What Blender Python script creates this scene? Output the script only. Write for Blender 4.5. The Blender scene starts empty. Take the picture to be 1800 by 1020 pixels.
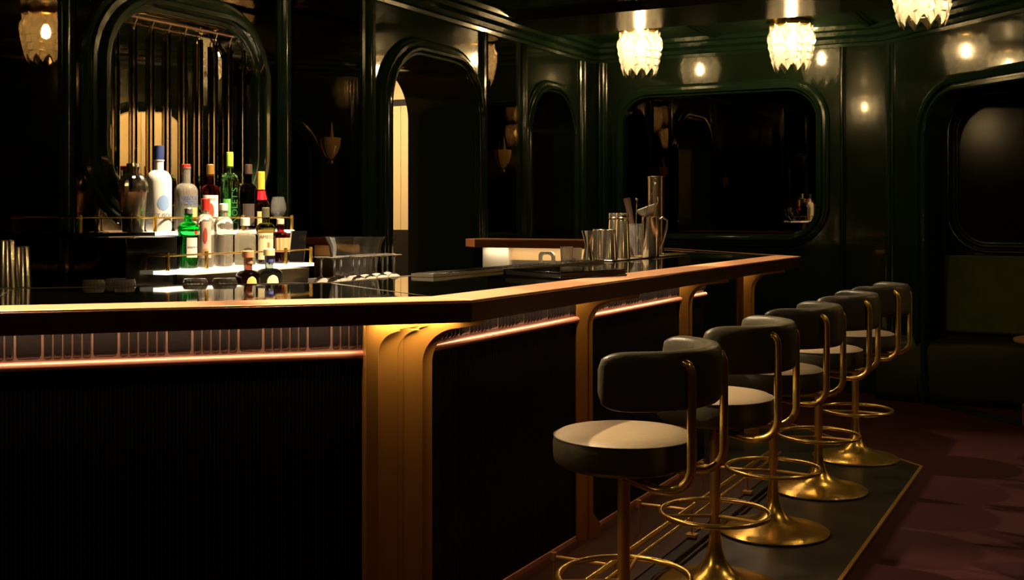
import bpy, bmesh, math, random
from mathutils import Vector, Matrix
from mathutils.geometry import tessellate_polygon
random.seed(7)
PI = math.pi
sc = bpy.context.scene
COL = sc.collection

# ------------------------------------------------------------------ camera, world, exposure
cd = bpy.data.cameras.new('camera'); cam = bpy.data.objects.new('camera', cd); COL.objects.link(cam)
cam.location = (0, 0, 1.4); cam.rotation_euler = (PI/2, 0, 0)
cd.sensor_width = 36; cd.lens = 40; cd.shift_y = -130/1800; cd.clip_end = 60
sc.camera = cam
w = bpy.data.worlds.new('world'); sc.world = w; w.use_nodes = True
w.node_tree.nodes['Background'].inputs[0].default_value = (1, .8, .55, 1)
w.node_tree.nodes['Background'].inputs[1].default_value = 0.004
vs = sc.view_settings; vs.view_transform = 'Standard'; vs.look = 'None'; vs.gamma = 1; vs.use_curve_mapping = False
vs.exposure = 0.0
sc.cycles.use_denoising = True
sc.cycles.max_bounces = 10; sc.cycles.transmission_bounces = 8; sc.cycles.transparent_max_bounces = 12
sc.cycles.glossy_bounces = 6; sc.cycles.diffuse_bounces = 3
sc.cycles.caustics_reflective = False; sc.cycles.caustics_refractive = False
sc.cycles.sample_clamp_indirect = 3.0
sc.cycles.blur_glossy = 0.5

# room axes: u runs along the long bar front, n points from the bar out into the room
U = Vector((.4617, .8870, 0)); N = Vector((.8870, -.4617, 0)); ZZ = Vector((0, 0, 1))
B = Vector((.9537, .3007, 0)); NB = Vector((.3007, -.9537, 0))       # left bar run and its outward normal
D3 = Vector((-.3007, .9537, 0)); N3 = Vector((.9537, .3007, 0))      # short run / diagonal wall
def SN(s, n, z=0.0): v = U*s + N*n; v.z = z; return v
def atn(px, n, z=0.0):        # point on the plane n = const seen in direction px
    t = (px-900)/2000; Y = -n/(.4617-.887*t); return Vector((t*Y, Y, z))
def s_at(px, n): return atn(px, n).dot(U)
def frame(o, xd, yd):         # matrix with local x, y, z = xd, yd, up
    m = Matrix.Identity(4)
    for i in range(3): m[i][0] = xd[i]; m[i][1] = yd[i]; m[i][2] = ZZ[i]; m[i][3] = o[i]
    return m

def spot(name, loc, target, power, size, blend=.35, col=(1, .74, .45), rad=.03):
    l = bpy.data.lights.new(name, 'SPOT'); l.energy = power; l.spot_size = math.radians(size); l.spot_blend = blend
    l.color = col; l.shadow_soft_size = rad
    o = bpy.data.objects.new(name, l); COL.objects.link(o); o.location = loc
    o.rotation_euler = (Vector(target)-Vector(loc)).to_track_quat('-Z', 'Y').to_euler(); return o
def area(name, loc, xd, down, sx, sy, power, col=(1, .7, .42)):
    l = bpy.data.lights.new(name, 'AREA'); l.shape = 'RECTANGLE'; l.size = sx; l.size_y = sy; l.energy = power; l.color = col
    o = bpy.data.objects.new(name, l); COL.objects.link(o)
    z = -Vector(down).normalized(); x = Vector(xd).normalized(); y = z.cross(x)
    m = Matrix.Identity(4)
    for i in range(3): m[i][0] = x[i]; m[i][1] = y[i]; m[i][2] = z[i]; m[i][3] = loc[i]
    o.matrix_world = m; return o

# ceiling downlights (each has a fitting built further down)
SPOTS = [  # (position, target, power, cone)
    (SN(3.25, -3.12, 2.88), SN(3.35, -1.30, .7), 950, 50),
    (SN(4.9, -3.0, 2.88), SN(4.9, -1.30, .7), 380, 50),
    (SN(6.5, -3.0, 2.88), SN(6.4, -1.30, .7), 330, 50),
    (Vector((-1.85, 3.7, 2.88)), Vector((-1.65, 3.1, 1.1)), 700, 50),
    (Vector((-.55, 4.0, 2.88)), Vector((-.55, 3.5, 1.1)), 220, 50),
    (SN(3.75, -2.55, 2.88), SN(3.82, -3.42, 1.35), 800, 35),
    (SN(5.6, -2.75, 2.88), SN(5.75, -2.5, 1.2), 480, 45),
    (Vector((-.45, 4.35, 2.88)), Vector((-.62, 4.62, 1.1)), 520, 34),  # unseen downlight added to brighten the upturned coupes
    (SN(8.2, -.3, 2.88), SN(8.9, -.2, .6), 26, 70),
    (SN(5.0, .4, 2.88), SN(5.4, -.2, 0), 25, 80),
]
for k, (p, t, e, c) in enumerate(SPOTS): spot('downlight_beam', p, t, e, c)
# light strips under the counter edge
zc = 1.066
CA = Vector((-.3506, 3.688, 0))        # corner of the two panel planes
def PA(d, out=0, z=0): v = CA + U*d + N*out; v.z = z; return v
def PB(d, out=0, z=0): v = CA - B*d + NB*out; v.z = z; return v
area('strip_light', PA(2.35, .055, zc), U, (0, 0, -1), 4.0, .02, 8, (1, .68, .38))
area('strip_light', PB(1.95, .055, zc), B, (0, 0, -1), 3.6, .02, 6.5, (1, .68, .38))
area('strip_light', CA+Vector((.643, -.766, 0))*.085+ZZ*zc, (.766, .643, 0), (0, 0, -1), .30, .05, 3.2, (1, .70, .36))

# ------------------------------------------------------------------ materials
def mat(name, col, rough=.5, metal=0, spec=.5, trans=0, emis=None, es=0, coat=0, ior=1.45, bump=None, var=None, sheen=0):
    m = bpy.data.materials.new(name); m.use_nodes = True; nt = m.node_tree; b = nt.nodes['Principled BSDF']
    I = b.inputs
    I['Base Color'].default_value = (*col, 1); I['Roughness'].default_value = rough; I['Metallic'].default_value = metal
    I['Specular IOR Level'].default_value = spec; I['Transmission Weight'].default_value = trans; I['IOR'].default_value = ior
    I['Coat Weight'].default_value = coat; I['Coat Roughness'].default_value = .04; I['Sheen Weight'].default_value = sheen
    if emis: I['Emission Color'].default_value = (*emis, 1); I['Emission Strength'].default_value = es
    tc = None
    if bump or var:
        tc = nt.nodes.new('ShaderNodeTexCoord')
    if bump:   # (scale, strength, stretch xyz)
        mp = nt.nodes.new('ShaderNodeMapping'); mp.inputs['Scale'].default_value = bump[2] if len(bump) > 2 else (1, 1, 1)
        nz = nt.nodes.new('ShaderNodeTexNoise'); nz.inputs['Scale'].default_value = bump[0]; nz.inputs['Detail'].default_value = 3
        bp = nt.nodes.new('ShaderNodeBump'); bp.inputs['Strength'].default_value = bump[1]; bp.inputs['Distance'].default_value = .01
        nt.links.new(tc.outputs['Object'], mp.inputs[0]); nt.links.new(mp.outputs[0], nz.inputs['Vector'])
        nt.links.new(nz.outputs[0], bp.inputs['Height']); nt.links.new(bp.outputs[0], I['Normal'])
    if var:    # (scale, second colour)
        n2 = nt.nodes.new('ShaderNodeTexNoise'); n2.inputs['Scale'].default_value = var[0]; n2.inputs['Detail'].default_value = 6
        mx = nt.nodes.new('ShaderNodeMix'); mx.data_type = 'RGBA'
        mx.inputs[6].default_value = (*col, 1); mx.inputs[7].default_value = (*var[1], 1)
        rp = nt.nodes.new('ShaderNodeValToRGB'); rp.color_ramp.elements[0].position = .38; rp.color_ramp.elements[1].position = .66
        nt.links.new(tc.outputs['Object'], n2.inputs['Vector']); nt.links.new(n2.outputs[0], rp.inputs[0])
        nt.links.new(rp.outputs[0], mx.inputs[0]); nt.links.new(mx.outputs[2], I['Base Color'])
    return m
M = {}
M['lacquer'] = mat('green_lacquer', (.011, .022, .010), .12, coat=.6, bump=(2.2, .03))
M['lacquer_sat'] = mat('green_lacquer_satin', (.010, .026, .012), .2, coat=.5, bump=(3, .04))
M['lacquer_lit'] = mat('green_lacquer_lit', (.012, .032, .017), .14, coat=.7)  # brighter copy of the lacquer, light on the mouldings put into its colour
M['ceiling'] = mat('ceiling_lacquer', (.016, .026, .012), .16, coat=.5, bump=(1.6, .05))
M['beam'] = mat('dark_brown_lacquer', (.012, .007, .004), .22)
M['smoke'] = mat('smoked_mirror', (.17, .12, .065), .012, 1)
M['wsmoke'] = mat('black_mirror', (.11, .085, .055), .012, 1)
M['panelg'] = mat('black_lacquer_panel', (.004, .004, .003), .13)
M['mirror'] = mat('clear_mirror', (.62, .56, .44), .01, 1)
M['black'] = mat('black_gloss', (.004, .004, .004), .08)
M['blackmat'] = mat('black_satin', (.006, .006, .006), .4)
M['glasstop'] = mat('black_glass_top', (.0025, .003, .0025), .03, spec=.9, coat=1, var=(260, (.006, .006, .005)))
M['copper'] = mat('brushed_copper', (.86, .42, .23), .38, .5, bump=(90, .05, (1, 1, 1)))
M['bronzeband'] = mat('dark_bronze_band', (.10, .034, .014), .3, .75, bump=(60, .04))
M['bracket'] = mat('bronze_bracket', (.50, .235, .045), .40, .85, bump=(70, .06, (1, 1, .05)))
M['rod'] = mat('pink_copper_rod', (.86, .38, .28), .38, .5)
M['brass'] = mat('polished_brass', (.84, .54, .12), .25, .9)
M['brassdim'] = mat('satin_brass', (.68, .40, .11), .38, .82)
M['reed'] = mat('black_reeded_glass', (.004, .003, .003), .3, spec=.3, bump=(160, .25, (1, 1, .25)))
M['reedup'] = mat('dark_reeded_glass', (.012, .009, .009), .26, spec=.55, bump=(120, .2, (1, 1, .25)))
M['leather'] = mat('dark_green_leather', (.046, .041, .025), .38, spec=.45, bump=(55, .12))
M['leathertop'] = mat('lit_leather_top', (.25, .19, .115), .42, spec=.4, bump=(60, .12))  # stool leather made paler: the downlight on the seat is in the colour
M['stitch'] = mat('leather_stitching', (.10, .085, .06), .6)
M['steel'] = mat('polished_steel', (.90, .82, .68), .19, .98)
M['steelb'] = mat('brushed_steel', (.66, .60, .5), .32, .85, bump=(80, .05, (1, 1, .1)))
M['rubber'] = mat('black_rubber', (.01, .01, .01), .6)
M['cream'] = mat('cream_boards', (.80, .62, .34), .5)
M['creamwhite'] = mat('cream_cabinet', (.85, .60, .33), .35)
M['white'] = mat('white_enamel', (.85, .82, .74), .3)
M['carpet'] = mat('maroon_carpet', (.044, .014, .013), .95, spec=.1, bump=(300, .5), var=(1.3, (.036, .010, .011)))
M['stone'] = mat('dark_green_marble', (.014, .014, .009), .34, spec=.3, var=(4.5, (.032, .029, .018)))
M['glow_table'] = mat('brown_glow_and_table', (.075, .026, .010), .36, .3, var=(5, (.05, .018, .008)))  # brown of bracket glow reflected in the floor; the table top shares it
M['velvet'] = mat('green_velvet', (.12, .15, .014), .9, spec=.1, sheen=.4, var=(6, (.09, .12, .010)))
M['velvetdark'] = mat('dark_green_leather_seat', (.022, .028, .010), .5, spec=.3)
M['glass'] = mat('clear_glass', (1, 1, .98), .03, trans=.93, ior=1.45)
M['cut'] = mat('cut_crystal_glass', (1, .95, .86), .08, trans=.58, ior=1.5)
M['cutclear'] = mat('diamond_cut_glass', (1, .98, .93), .05, trans=.88, ior=1.5)
M['redcopper'] = mat('reddish_copper_board', (.50, .19, .075), .32, .5)
M['back'] = mat('pink_gap_glow', (.16, .09, .07), .4)  # pink stands for light showing between the dark reeds
M['dsteel'] = mat('dark_brushed_steel', (.40, .33, .24), .28, 1, bump=(80, .05, (1, 1, .1)))
M['strip'] = mat('light_strip', (1, .8, .6), .5, emis=(1, .62, .36), es=6)
M['shelf'] = mat('lit_frosted_shelf', (.9, .85, .75), .5, emis=(1, .80, .55), es=2.0)
M['bulb'] = mat('lit_bulb', (1, .9, .7), .5, emis=(1, .72, .38), es=270)
M['spotglow'] = mat('downlight_lens', (1, .9, .7), .5, emis=(1, .78, .5), es=12)
M['amber'] = mat('amber_crystal', (1, .60, .18), .08, trans=.55, ior=1.5)
M['shade'] = None
def mk_shade():
    m = bpy.data.materials.new('cut_crystal_shade'); m.use_nodes = True; nt = m.node_tree; nt.nodes.clear()
    out = nt.nodes.new('ShaderNodeOutputMaterial')
    tr = nt.nodes.new('ShaderNodeBsdfTransparent'); tr.inputs[0].default_value = (1, .9, .7, 1)
    gl = nt.nodes.new('ShaderNodeBsdfGlossy'); gl.inputs['Roughness'].default_value = .05; gl.inputs[0].default_value = (1, .95, .8, 1)
    tl = nt.nodes.new('ShaderNodeBsdfTranslucent'); tl.inputs[0].default_value = (1, .93, .72, 1)
    em = nt.nodes.new('ShaderNodeEmission'); em.inputs[0].default_value = (1, .84, .50, 1); em.inputs[1].default_value = .0
    m1 = nt.nodes.new('ShaderNodeMixShader'); m1.inputs[0].default_value = .34
    m2 = nt.nodes.new('ShaderNodeMixShader'); m2.inputs[0].default_value = .34
    ad = nt.nodes.new('ShaderNodeAddShader')
    L = nt.links.new
    L(tr.outputs[0], m1.inputs[1]); L(tl.outputs[0], m1.inputs[2]); L(m1.outputs[0], m2.inputs[1]); L(gl.outputs[0], m2.inputs[2])
    lw = nt.nodes.new('ShaderNodeLayerWeight'); lw.inputs[0].default_value = .55; L(lw.outputs['Facing'], m2.inputs[0])
    L(m2.outputs[0], ad.inputs[0]); L(em.outputs[0], ad.inputs[1]); L(ad.outputs[0], out.inputs[0])
    return m
M['shade'] = mk_shade()
def tint(name, col, rough=.02, trans=1.0, metal=0):
    if name not in M: M[name] = mat(name, col, rough, metal=metal, trans=trans)
    return M[name]

# ------------------------------------------------------------------ mesh builder
class MB:
    def __init__(s): s.v = []; s.f = []
    def add(s, vs, fs, m=None):
        o = len(s.v); s.v += [tuple(m @ Vector(p)) if m else tuple(p) for p in vs]; s.f += [tuple(i+o for i in f) for f in fs]; return s
    def box(s, x0, x1, y0, y1, z0, z1, m=None):
        P = [(x, y, z) for z in (z0, z1) for y in (y0, y1) for x in (x0, x1)]
        return s.add(P, [(0, 2, 3, 1), (4, 5, 7, 6), (0, 1, 5, 4), (2, 6, 7, 3), (0, 4, 6, 2), (1, 3, 7, 5)], m)
    def lathe(s, prof, seg=32, m=None, wob=None, a0=0, a1=2*PI):
        full = abs(a1-a0-2*PI) < 1e-6; n = seg if full else seg+1
        P = []; F = []
        for i in range(n):
            a = a0+(a1-a0)*i/seg; k = wob(i) if wob else 1
            for r, z in prof: P.append((r*k*math.cos(a), r*k*math.sin(a), z))
        q = len(prof)
        for i in range(seg):
            j = (i+1) % n
            for k in range(q-1): F.append((i*q+k, j*q+k, j*q+k+1, i*q+k+1))
        if full:
            if prof[0][0] > 1e-5: F.append(tuple(i*q for i in reversed(range(n))))
            if prof[-1][0] > 1e-5: F.append(tuple(i*q+q-1 for i in range(n)))
        return s.add(P, F, m)
    def tube(s, pts, r, seg=10, m=None, closed=False, rs=None):
        pts = [Vector(p) for p in pts]; n = len(pts); P = []; F = []
        up = None
        for i, p in enumerate(pts):
            if closed: t = pts[(i+1) % n]-pts[i-1]
            else: t = pts[min(i+1, n-1)]-pts[max(i-1, 0)]
            t.normalize()
            if up is None:
                up = Vector((0, 0, 1)) if abs(t.z) < .9 else Vector((1, 0, 0))
            a = (up - t*up.dot(t)).normalized(); up = a; b = t.cross(a)
            rr = rs[i] if rs else r
            for k in range(seg):
                an = 2*PI*k/seg; P.append(p+a*rr*math.cos(an)+b*rr*math.sin(an))
        for i in range(n if closed else n-1):
            j = (i+1) % n
            for k in range(seg): l = (k+1) % seg; F.append((i*seg+k, j*seg+k, j*seg+l, i*seg+l))
        if not closed: F.append(tuple(reversed(range(seg)))); F.append(tuple((n-1)*seg+k for k in range(seg)))
        return s.add(P, F, m)
    def prism(s, poly, a, b, f=None, m=None):     # poly of 2D points, f maps (x, y, h) to 3D
        f = f or (lambda x, y, h: (x, y, h)); n = len(poly)
        P = [f(x, y, a) for x, y in poly]+[f(x, y, b) for x, y in poly]
        T = tessellate_polygon([[Vector((x, y, 0)) for x, y in poly]])
        F = [tuple(t) for t in T]+[tuple(i+n for i in reversed(t)) for t in T]
        F += [(i, (i+1) % n, (i+1) % n+n, i+n) for i in range(n)]
        return s.add(P, F, m)
    def build(s, name, m, parent=None, mw=None, angle=35, flat=False, bevel=0):
        me = bpy.data.meshes.new(name); me.from_pydata(s.v, [], s.f); me.validate()
        bm = bmesh.new(); bm.from_mesh(me); bmesh.ops.recalc_face_normals(bm, faces=bm.faces); bm.to_mesh(me); bm.free()
        if not flat:
            me.shade_smooth(); me.set_sharp_from_angle(angle=math.radians(angle))
        me.materials.append(m)
        o = bpy.data.objects.new(name, me); COL.objects.link(o)
        if parent: o.parent = parent
        if mw is not None: o.matrix_local = mw
        if bevel:
            b = o.modifiers.new('bevel', 'BEVEL'); b.width = bevel; b.segments = 2; b.limit_method = 'ANGLE'
        return o
def tag(o, label=None, cat=None, group=None, kind=None):
    if label: o['label'] = label
    if cat: o['category'] = cat
    if group: o['group'] = group
    if kind: o['kind'] = kind
    return o
def thing(name, label, cat, loc=(0, 0, 0), rz=0, group=None, mw=None):
    o = bpy.data.objects.new(name, None); COL.objects.link(o); o.empty_display_size = .05
    if mw is not None: o.matrix_world = mw
    else: o.location = loc; o.rotation_euler = (0, 0, rz)
    return tag(o, label, cat, group)
def dup(root, loc, rz=None, label=None):
    def cp(o, par):
        c = o.copy(); COL.objects.link(c)
        if par: c.parent = par
        for ch in list(o.children): cp(ch, c)
        return c
    r = cp(root, None); r.location = loc
    if rz is not None: r.rotation_euler = (0, 0, rz)
    if label: r['label'] = label
    return r
def arc(cx, cy, r, a0, a1, n): return [(cx+r*math.cos(a0+(a1-a0)*i/n), cy+r*math.sin(a0+(a1-a0)*i/n)) for i in range(n+1)]
def rrect(x0, x1, z0, z1, r, n=10, rb=None):   # counter-clockwise rounded rectangle, rb = bottom radius (0 = square feet)
    rb = r if rb is None else rb
    L = []
    L += arc(x1-r, z1-r, r, 0, PI/2, n); L += arc(x0+r, z1-r, r, PI/2, PI, n)
    if rb > 1e-4: L += arc(x0+rb, z0+rb, rb, PI, 1.5*PI, n); L += arc(x1-rb, z0+rb, rb, 1.5*PI, 2*PI, n)
    else: L += [(x0, z0), (x1, z0)]
    return L
def moulding(x0, x1, z0, z1, r, prof, rb=None, n=12):   # closed frame swept round an opening; prof = (outward offset, height off wall)
    mb = MB(); rings = []
    open_feet = (rb == 0)
    for o, h in prof:
        L = rrect(x0-o, x1+o, z0 if open_feet else z0-o, z1+o, r+o, n, 0 if open_feet else ((rb if rb is not None else r)+o))
        rings.append([(x, h, z) for x, z in L])
    q = len(rings[0]); P = [p for R in rings for p in R]; F = []
    for k in range(len(rings)-1):
        for i in range(q):
            if open_feet and i == q-2: continue
            j = (i+1) % q; F.append((k*q+i, k*q+j, (k+1)*q+j, (k+1)*q+i))
    mb.add(P, F); return mb
FRAMEPROF = lambda w, h: [(0, -.02), (0, h*.45), (.006, h*.6), (w*.16, h*.62), (w*.2, h*.85), (w*.26, h*.98), (w*.4, h), (w*.48, h*.8), (w*.52, h*.62),
                          (w*.70, h*.6), (w*.74, h*.42), (w*.84, h*.46), (w*.92, h*.36), (w*.96, h*.15), (w, -.005)]
def wall(name, mw, x0, x1, z0, z1, th, m, holes=(), bottom_open=()):    # solid wall with holes; local y=0 is the room face, solid towards -y
    outer = [(x0, z0), (x1, z0), (x1, z1), (x0, z1)]
    loops = [outer]+[list(reversed(h)) for h in holes]
    flat = [p for L in loops for p in L]
    T = tessellate_polygon([[Vector((x, z, 0)) for x, z in L] for L in loops])
    n = len(flat); P = [(x, 0, z) for x, z in flat]+[(x, -th, z) for x, z in flat]
    F = [tuple(t) for t in T]+[tuple(i+n for i in t) for t in T]
    o = 0
    for L in loops:
        q = len(L); F += [(o+i, o+(i+1) % q, o+(i+1) % q+n, o+i+n) for i in range(q)]; o += q
    ob = MB().add(P, F).build(name, m, None, mw, 25); ob['kind'] = 'structure'; return ob
def struct(mb, name, m, mw=None, angle=35):
    o = mb.build(name, m, None, mw, angle); o['kind'] = 'structure'; return o

H = 2.9          # ceiling height
# ------------------------------------------------------------------ setting: floor and ceiling
fl = MB(); fl.box(-9, 9, -5, 14, -.1, 0); struct(fl, 'floor', M['carpet'])
ce = MB(); ce.box(-9, 9, -5, 14, H, H+.1); struct(ce, 'ceiling', M['ceiling'])
def offs(d):   # polyline parallel to the bar front at distance d from the panels
    k = math.tan(math.radians(22.5))
    return (PB(4.2, d), CA+Vector((.643, -.766, 0))*d/math.cos(math.radians(22.5)), None)
FA = 5.0
e_far = Vector((2.28, 6.335, 0))
def strip_poly(d0, d1, farA):
    a0, b0, _ = offs(d0); a1, b1, _ = offs(d1)
    return [a0, b0, farA[0], farA[1], b1, a1]
o112 = offs(1.12)
farend = e_far + D3*3.4
st = [PB(4.2, 0), CA, PA(3.2, 0), farend, e_far, o112[1], o112[0]]
struct(MB().prism([(p.x, p.y) for p in st], 0, .006), 'trim_1', M['stone'])
edge = MB()
def flatbar(mb, p, q, wd, z0, z1):
    d = (q-p).normalized(); s_ = Vector((d.y, -d.x, 0))*wd/2
    mb.prism([(v.x, v.y) for v in (p-s_, q-s_, q+s_, p+s_)], z0, z1)
flatbar(edge, o112[0], o112[1], .016, 0, .009); flatbar(edge, o112[1], e_far, .016, 0, .009); flatbar(edge, e_far, farend, .016, 0, .009)
struct(edge, 'trim_2', M['brassdim'])
o4 = offs(.42)
kk = [PB(4.2, 0), CA, PA(3.08, 0), PA(3.08, .42), o4[1], o4[0]]
struct(MB().prism([(p.x, p.y) for p in kk], .006, .012), 'trim_3', M['glow_table'])  # added brown sheet imitating bracket glow reflected in polished stone

# ceiling beam and mouldings
S0 = SN(0, 0)
FR = frame(Vector((0, 0, 0)), U, -N)      # local x = s, local y = -n
struct(MB().box(7.55, 8.32, 1.0, 4.05, 2.855, H), 'trim_4', M['beam'], FR)
for k, nn in enumerate((-1.63, -2.87)):
    mb = MB()
    for dx, hh in ((0, .03), (.035, .018), (-.035, .018)):
        mb.tube([(1.0, -nn+dx, H-.004), (9.3, -nn+dx, H-.004)], hh*.6, 8)
    struct(mb, 'trim_%d' % (5+k), M['lacquer_sat'], FR)
# cornices
def cornice(p, q, inward, name):
    L = (q-p).length; m = frame(p, (q-p).normalized(), inward)
    prof = [(0, H-.15), (.02, H-.15), (.025, H-.125), (.05, H-.12), (.06, H-.09), (.10, H-.07), (.11, H-.04), (.15, H-.03), (.16, H), (0, H)]
    mb = MB(); mb.prism(prof, 0, L, lambda a, b, h: (h, a, b)); struct(mb, name, M['lacquer_lit'], m)
cWC = SN(9.3, -4.05); cWD = Vector((2.945, 8.95, 0))
cornice(cWC, SN(9.3, -1.52), -U, 'trim_7'); cornice(SN(4.45, -4.05), cWC, N, 'trim_8')
cornice(cWD, cWD-D3*4.5, -N3, 'trim_9'); cornice(SN(1.0, -3.6), SN(4.45, -3.6), N, 'trim_10')

# ------------------------------------------------------------------ left wall (parallel to the long bar run)
ML = frame(SN(0, -3.6), U, N)
wall('wall_left', ML, -1.5, 4.45, 0, H, .6, M['lacquer'], holes=[rrect(3.33, 4.22, 1.45, 2.26, .24)])
MR = frame(SN(0, -4.05), U, N)
archC = rrect(6.06, 7.20, .006, 2.46, .36, 12, 0)
nicheC = rrect(8.07, 8.90, .006, 2.42, .36, 12, 0)
wall('wall_left_far', MR, 4.3, 9.3, 0, H, .56, M['lacquer'], holes=[archC, nicheC])
# niche door
t = thing('door_1', None, None, mw=frame(SN(8.07, -4.23), U, N)); t['kind'] = 'structure'
o = MB().prism(rrect(0, .83, .006, 2.42, .36, 12, 0), -.05, 0, lambda a, b, h: (a, h, b)).build('door_leaf', M['black'], t)
# frames of openings
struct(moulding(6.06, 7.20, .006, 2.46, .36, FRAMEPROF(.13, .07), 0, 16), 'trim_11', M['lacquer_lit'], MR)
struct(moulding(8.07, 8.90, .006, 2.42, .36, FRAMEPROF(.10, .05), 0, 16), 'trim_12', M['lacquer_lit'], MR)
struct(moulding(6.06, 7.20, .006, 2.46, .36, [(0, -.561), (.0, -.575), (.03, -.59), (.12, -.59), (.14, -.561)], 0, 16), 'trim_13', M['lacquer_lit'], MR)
PILP = [(-.5, -.01), (-.5, .25), (-.42, .5), (-.34, .5), (-.3, .8), (-.18, 1), (-.1, .75), (0, .7), (.1, .75), (.18, 1), (.3, .8), (.34, .5), (.42, .5), (.5, .25), (.5, -.01)]
pil_n = [20]
def pilaster(mw, x, wd, dp=.035, z0=0, z1=H-.15):
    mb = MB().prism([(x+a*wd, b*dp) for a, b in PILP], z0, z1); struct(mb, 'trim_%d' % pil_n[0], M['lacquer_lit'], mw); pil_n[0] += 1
pilaster(ML, 3.135, .075); pilaster(ML, s_at(497, -3.6), .10)
pilaster(MR, s_at(645, -4.05), .13, .05); pilaster(MR, s_at(849, -4.05), .09); pilaster(MR, s_at(1022, -4.05), .09)
pilaster(MR, s_at(925, -4.05)-.06, .05)
# mirror panels
def panel(name, mw, x0, x1, z0, z1, m, label, cat='mirror', th=.012):
    o = MB().box(x0, x1, 0.001, th, z0, z1).build(name, m, None, mw); return tag(o, label, cat)
panel('smoked_mirror', ML, -1.4, 3.09, .95, H-.16, M['smoke'], 'dark smoked mirror panel at far left edge reflecting an amber crystal lamp')
mb = MB()
Lo = [(3.18, .95), (4.40, .95), (4.40, H-.16), (3.18, H-.16)]; Hh = rrect(3.26, 4.29, 1.38, 2.33, .3)
def holed(mb, outer, hole, y0, y1):
    loops = [outer, list(reversed(hole))]; fl_ = outer+list(reversed(hole))
    T = tessellate_polygon([[Vector((x, z, 0)) for x, z in L] for L in loops]); n = len(fl_)
    P = [(x, y0, z) for x, z in fl_]+[(x, y1, z) for x, z in fl_]
    F = [tuple(t_) for t_ in T]+[tuple(i+n for i in t_) for t_ in T]; o_ = 0
    for L in loops:
        q = len(L); F += [(o_+i, o_+(i+1) % q, o_+(i+1) % q+n, o_+i+n) for i in range(q)]; o_ += q
    mb.add(P, F)
holed(mb, Lo, Hh, .001, .012)
tag(mb.build('smoked_mirror', M['smoke'], None, ML, 20), 'dark smoked mirror panel surrounding the round-cornered niche behind the bottles', 'mirror')
panel('smoked_mirror', MR, s_at(512, -4.05), s_at(630, -4.05), .95, H-.16, M['smoke'], 'tall smoked mirror panel between the bottle shelves and the cream-lit doorway')
panel('smoked_mirror', MR, s_at(856, -4.05), s_at(905, -4.05), .95, H-.16, M['smoke'], 'narrow smoked mirror panel right of the arched staff doorway')
# niche mirror with frame and hanging rods
t = thing('niche_mirror', 'bright round-cornered mirror in green lacquer frame behind the bottle shelves', 'mirror', mw=frame(SN(3.775, -3.65), U, N))
MB().prism(rrect(-.444, .444, 1.452, 2.258, .238), -.02, 0, lambda a, b, h: (a, h, b)).build('mirror_glass', M['mirror'], t)
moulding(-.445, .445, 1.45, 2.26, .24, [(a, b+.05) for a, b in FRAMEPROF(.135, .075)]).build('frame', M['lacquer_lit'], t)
rail = MB(); rail.tube([(3.36, .01, 2.235), (4.19, .01, 2.235)], .008, 8)
tag(rail.build('hanging_rail', M['steel'], None, ML), 'thin steel rail at the top of the mirror niche holding glass rods', 'rail')
rod = thing('hanging_rod', 'clear glass and bronze rod hanging in front of the niche mirror, first from the left', 'rod', SN(3.39, -3.59, 0), math.atan2(U.y, U.x), 'hanging rods in the mirror niche')
mb = MB(); mb.lathe([(.012, 1.37), (.012, 2.19)], 8); mb.build('rod_tube', mat('rod_bronze_glass', (.80, .74, .64), .05, 1), rod)
mb = MB(); mb.tube([(0, 0, 2.19), (0, .0, 2.205), (.012, 0, 2.225), (0, 0, 2.244), (-.01, 0, 2.238)], .0025, 6); mb.build('hook', M['steel'], rod)
names = ['second', 'third', 'fourth', 'fifth', 'sixth', 'seventh', 'eighth', 'ninth']
for k in range(1, 9):
    dup(rod, SN(3.39+k*.097, -3.59, 0), None, 'clear glass and bronze rod hanging in front of the niche mirror, %s from the left' % names[k-1])

# ------------------------------------------------------------------ far wall with the big dark window
MW = frame(SN(9.3, 0), N, -U)
n0, n1 = -3.74, -2.065
wall('wall_back', MW, -4.05, -1.52, 0, H, .3, M['lacquer'], holes=[rrect(n0, n1, 1.25, 2.42, .24)])
t = thing('window_1', None, None, mw=frame(SN(9.3, (n0+n1)/2), N, -U)); t['kind'] = 'structure'
hw = (n1-n0)/2
MB().prism(rrect(-hw+.001, hw-.001, 1.251, 2.419, .239), -.06, -.045, lambda a, b, h: (a, h, b)).build('window_pane', M['wsmoke'], t)
moulding(-hw, hw, 1.25, 2.42, .24, FRAMEPROF(.11, .055)).build('window_frame', M['lacquer_lit'], t)
pilaster(MW, -3.94, .10); pilaster(MW, -1.86, .055)
mb = MB().box(-4.05, -1.52, 0, .03, 0, .22); struct(mb, 'baseboard_back', M['lacquer_lit'], MW)

# diagonal right wall with the booth opening
MD = frame(cWD, -D3, -N3)
booth = rrect(.50, 2.05, .006, 2.30, .33, 12, 0)
opn = rrect(2.24, 2.86, .006, 2.33, .20, 8, 0)
wall('wall_right', MD, 0, 6.5, 0, H, .14, M['lacquer'], holes=[booth, opn])
struct(moulding(.50, 2.05, .006, 2.30, .33, [(.0, -.16), (0, .03), (.012, .04), (.03, .04), (.036, .025), (.05, .025), (.056, .05), (.08, .055), (.095, .04), (.12, .035), (.13, -.005)], 0, 16), 'trim_14', M['lacquer_lit'], MD)
struct(moulding(2.24, 2.86, .006, 2.33, .2, FRAMEPROF(.09, .04), 0, 10), 'trim_15', M['lacquer_lit'], MD)
pilaster(MD, .05, .09); pilaster(MD, 2.145, .05)
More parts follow.
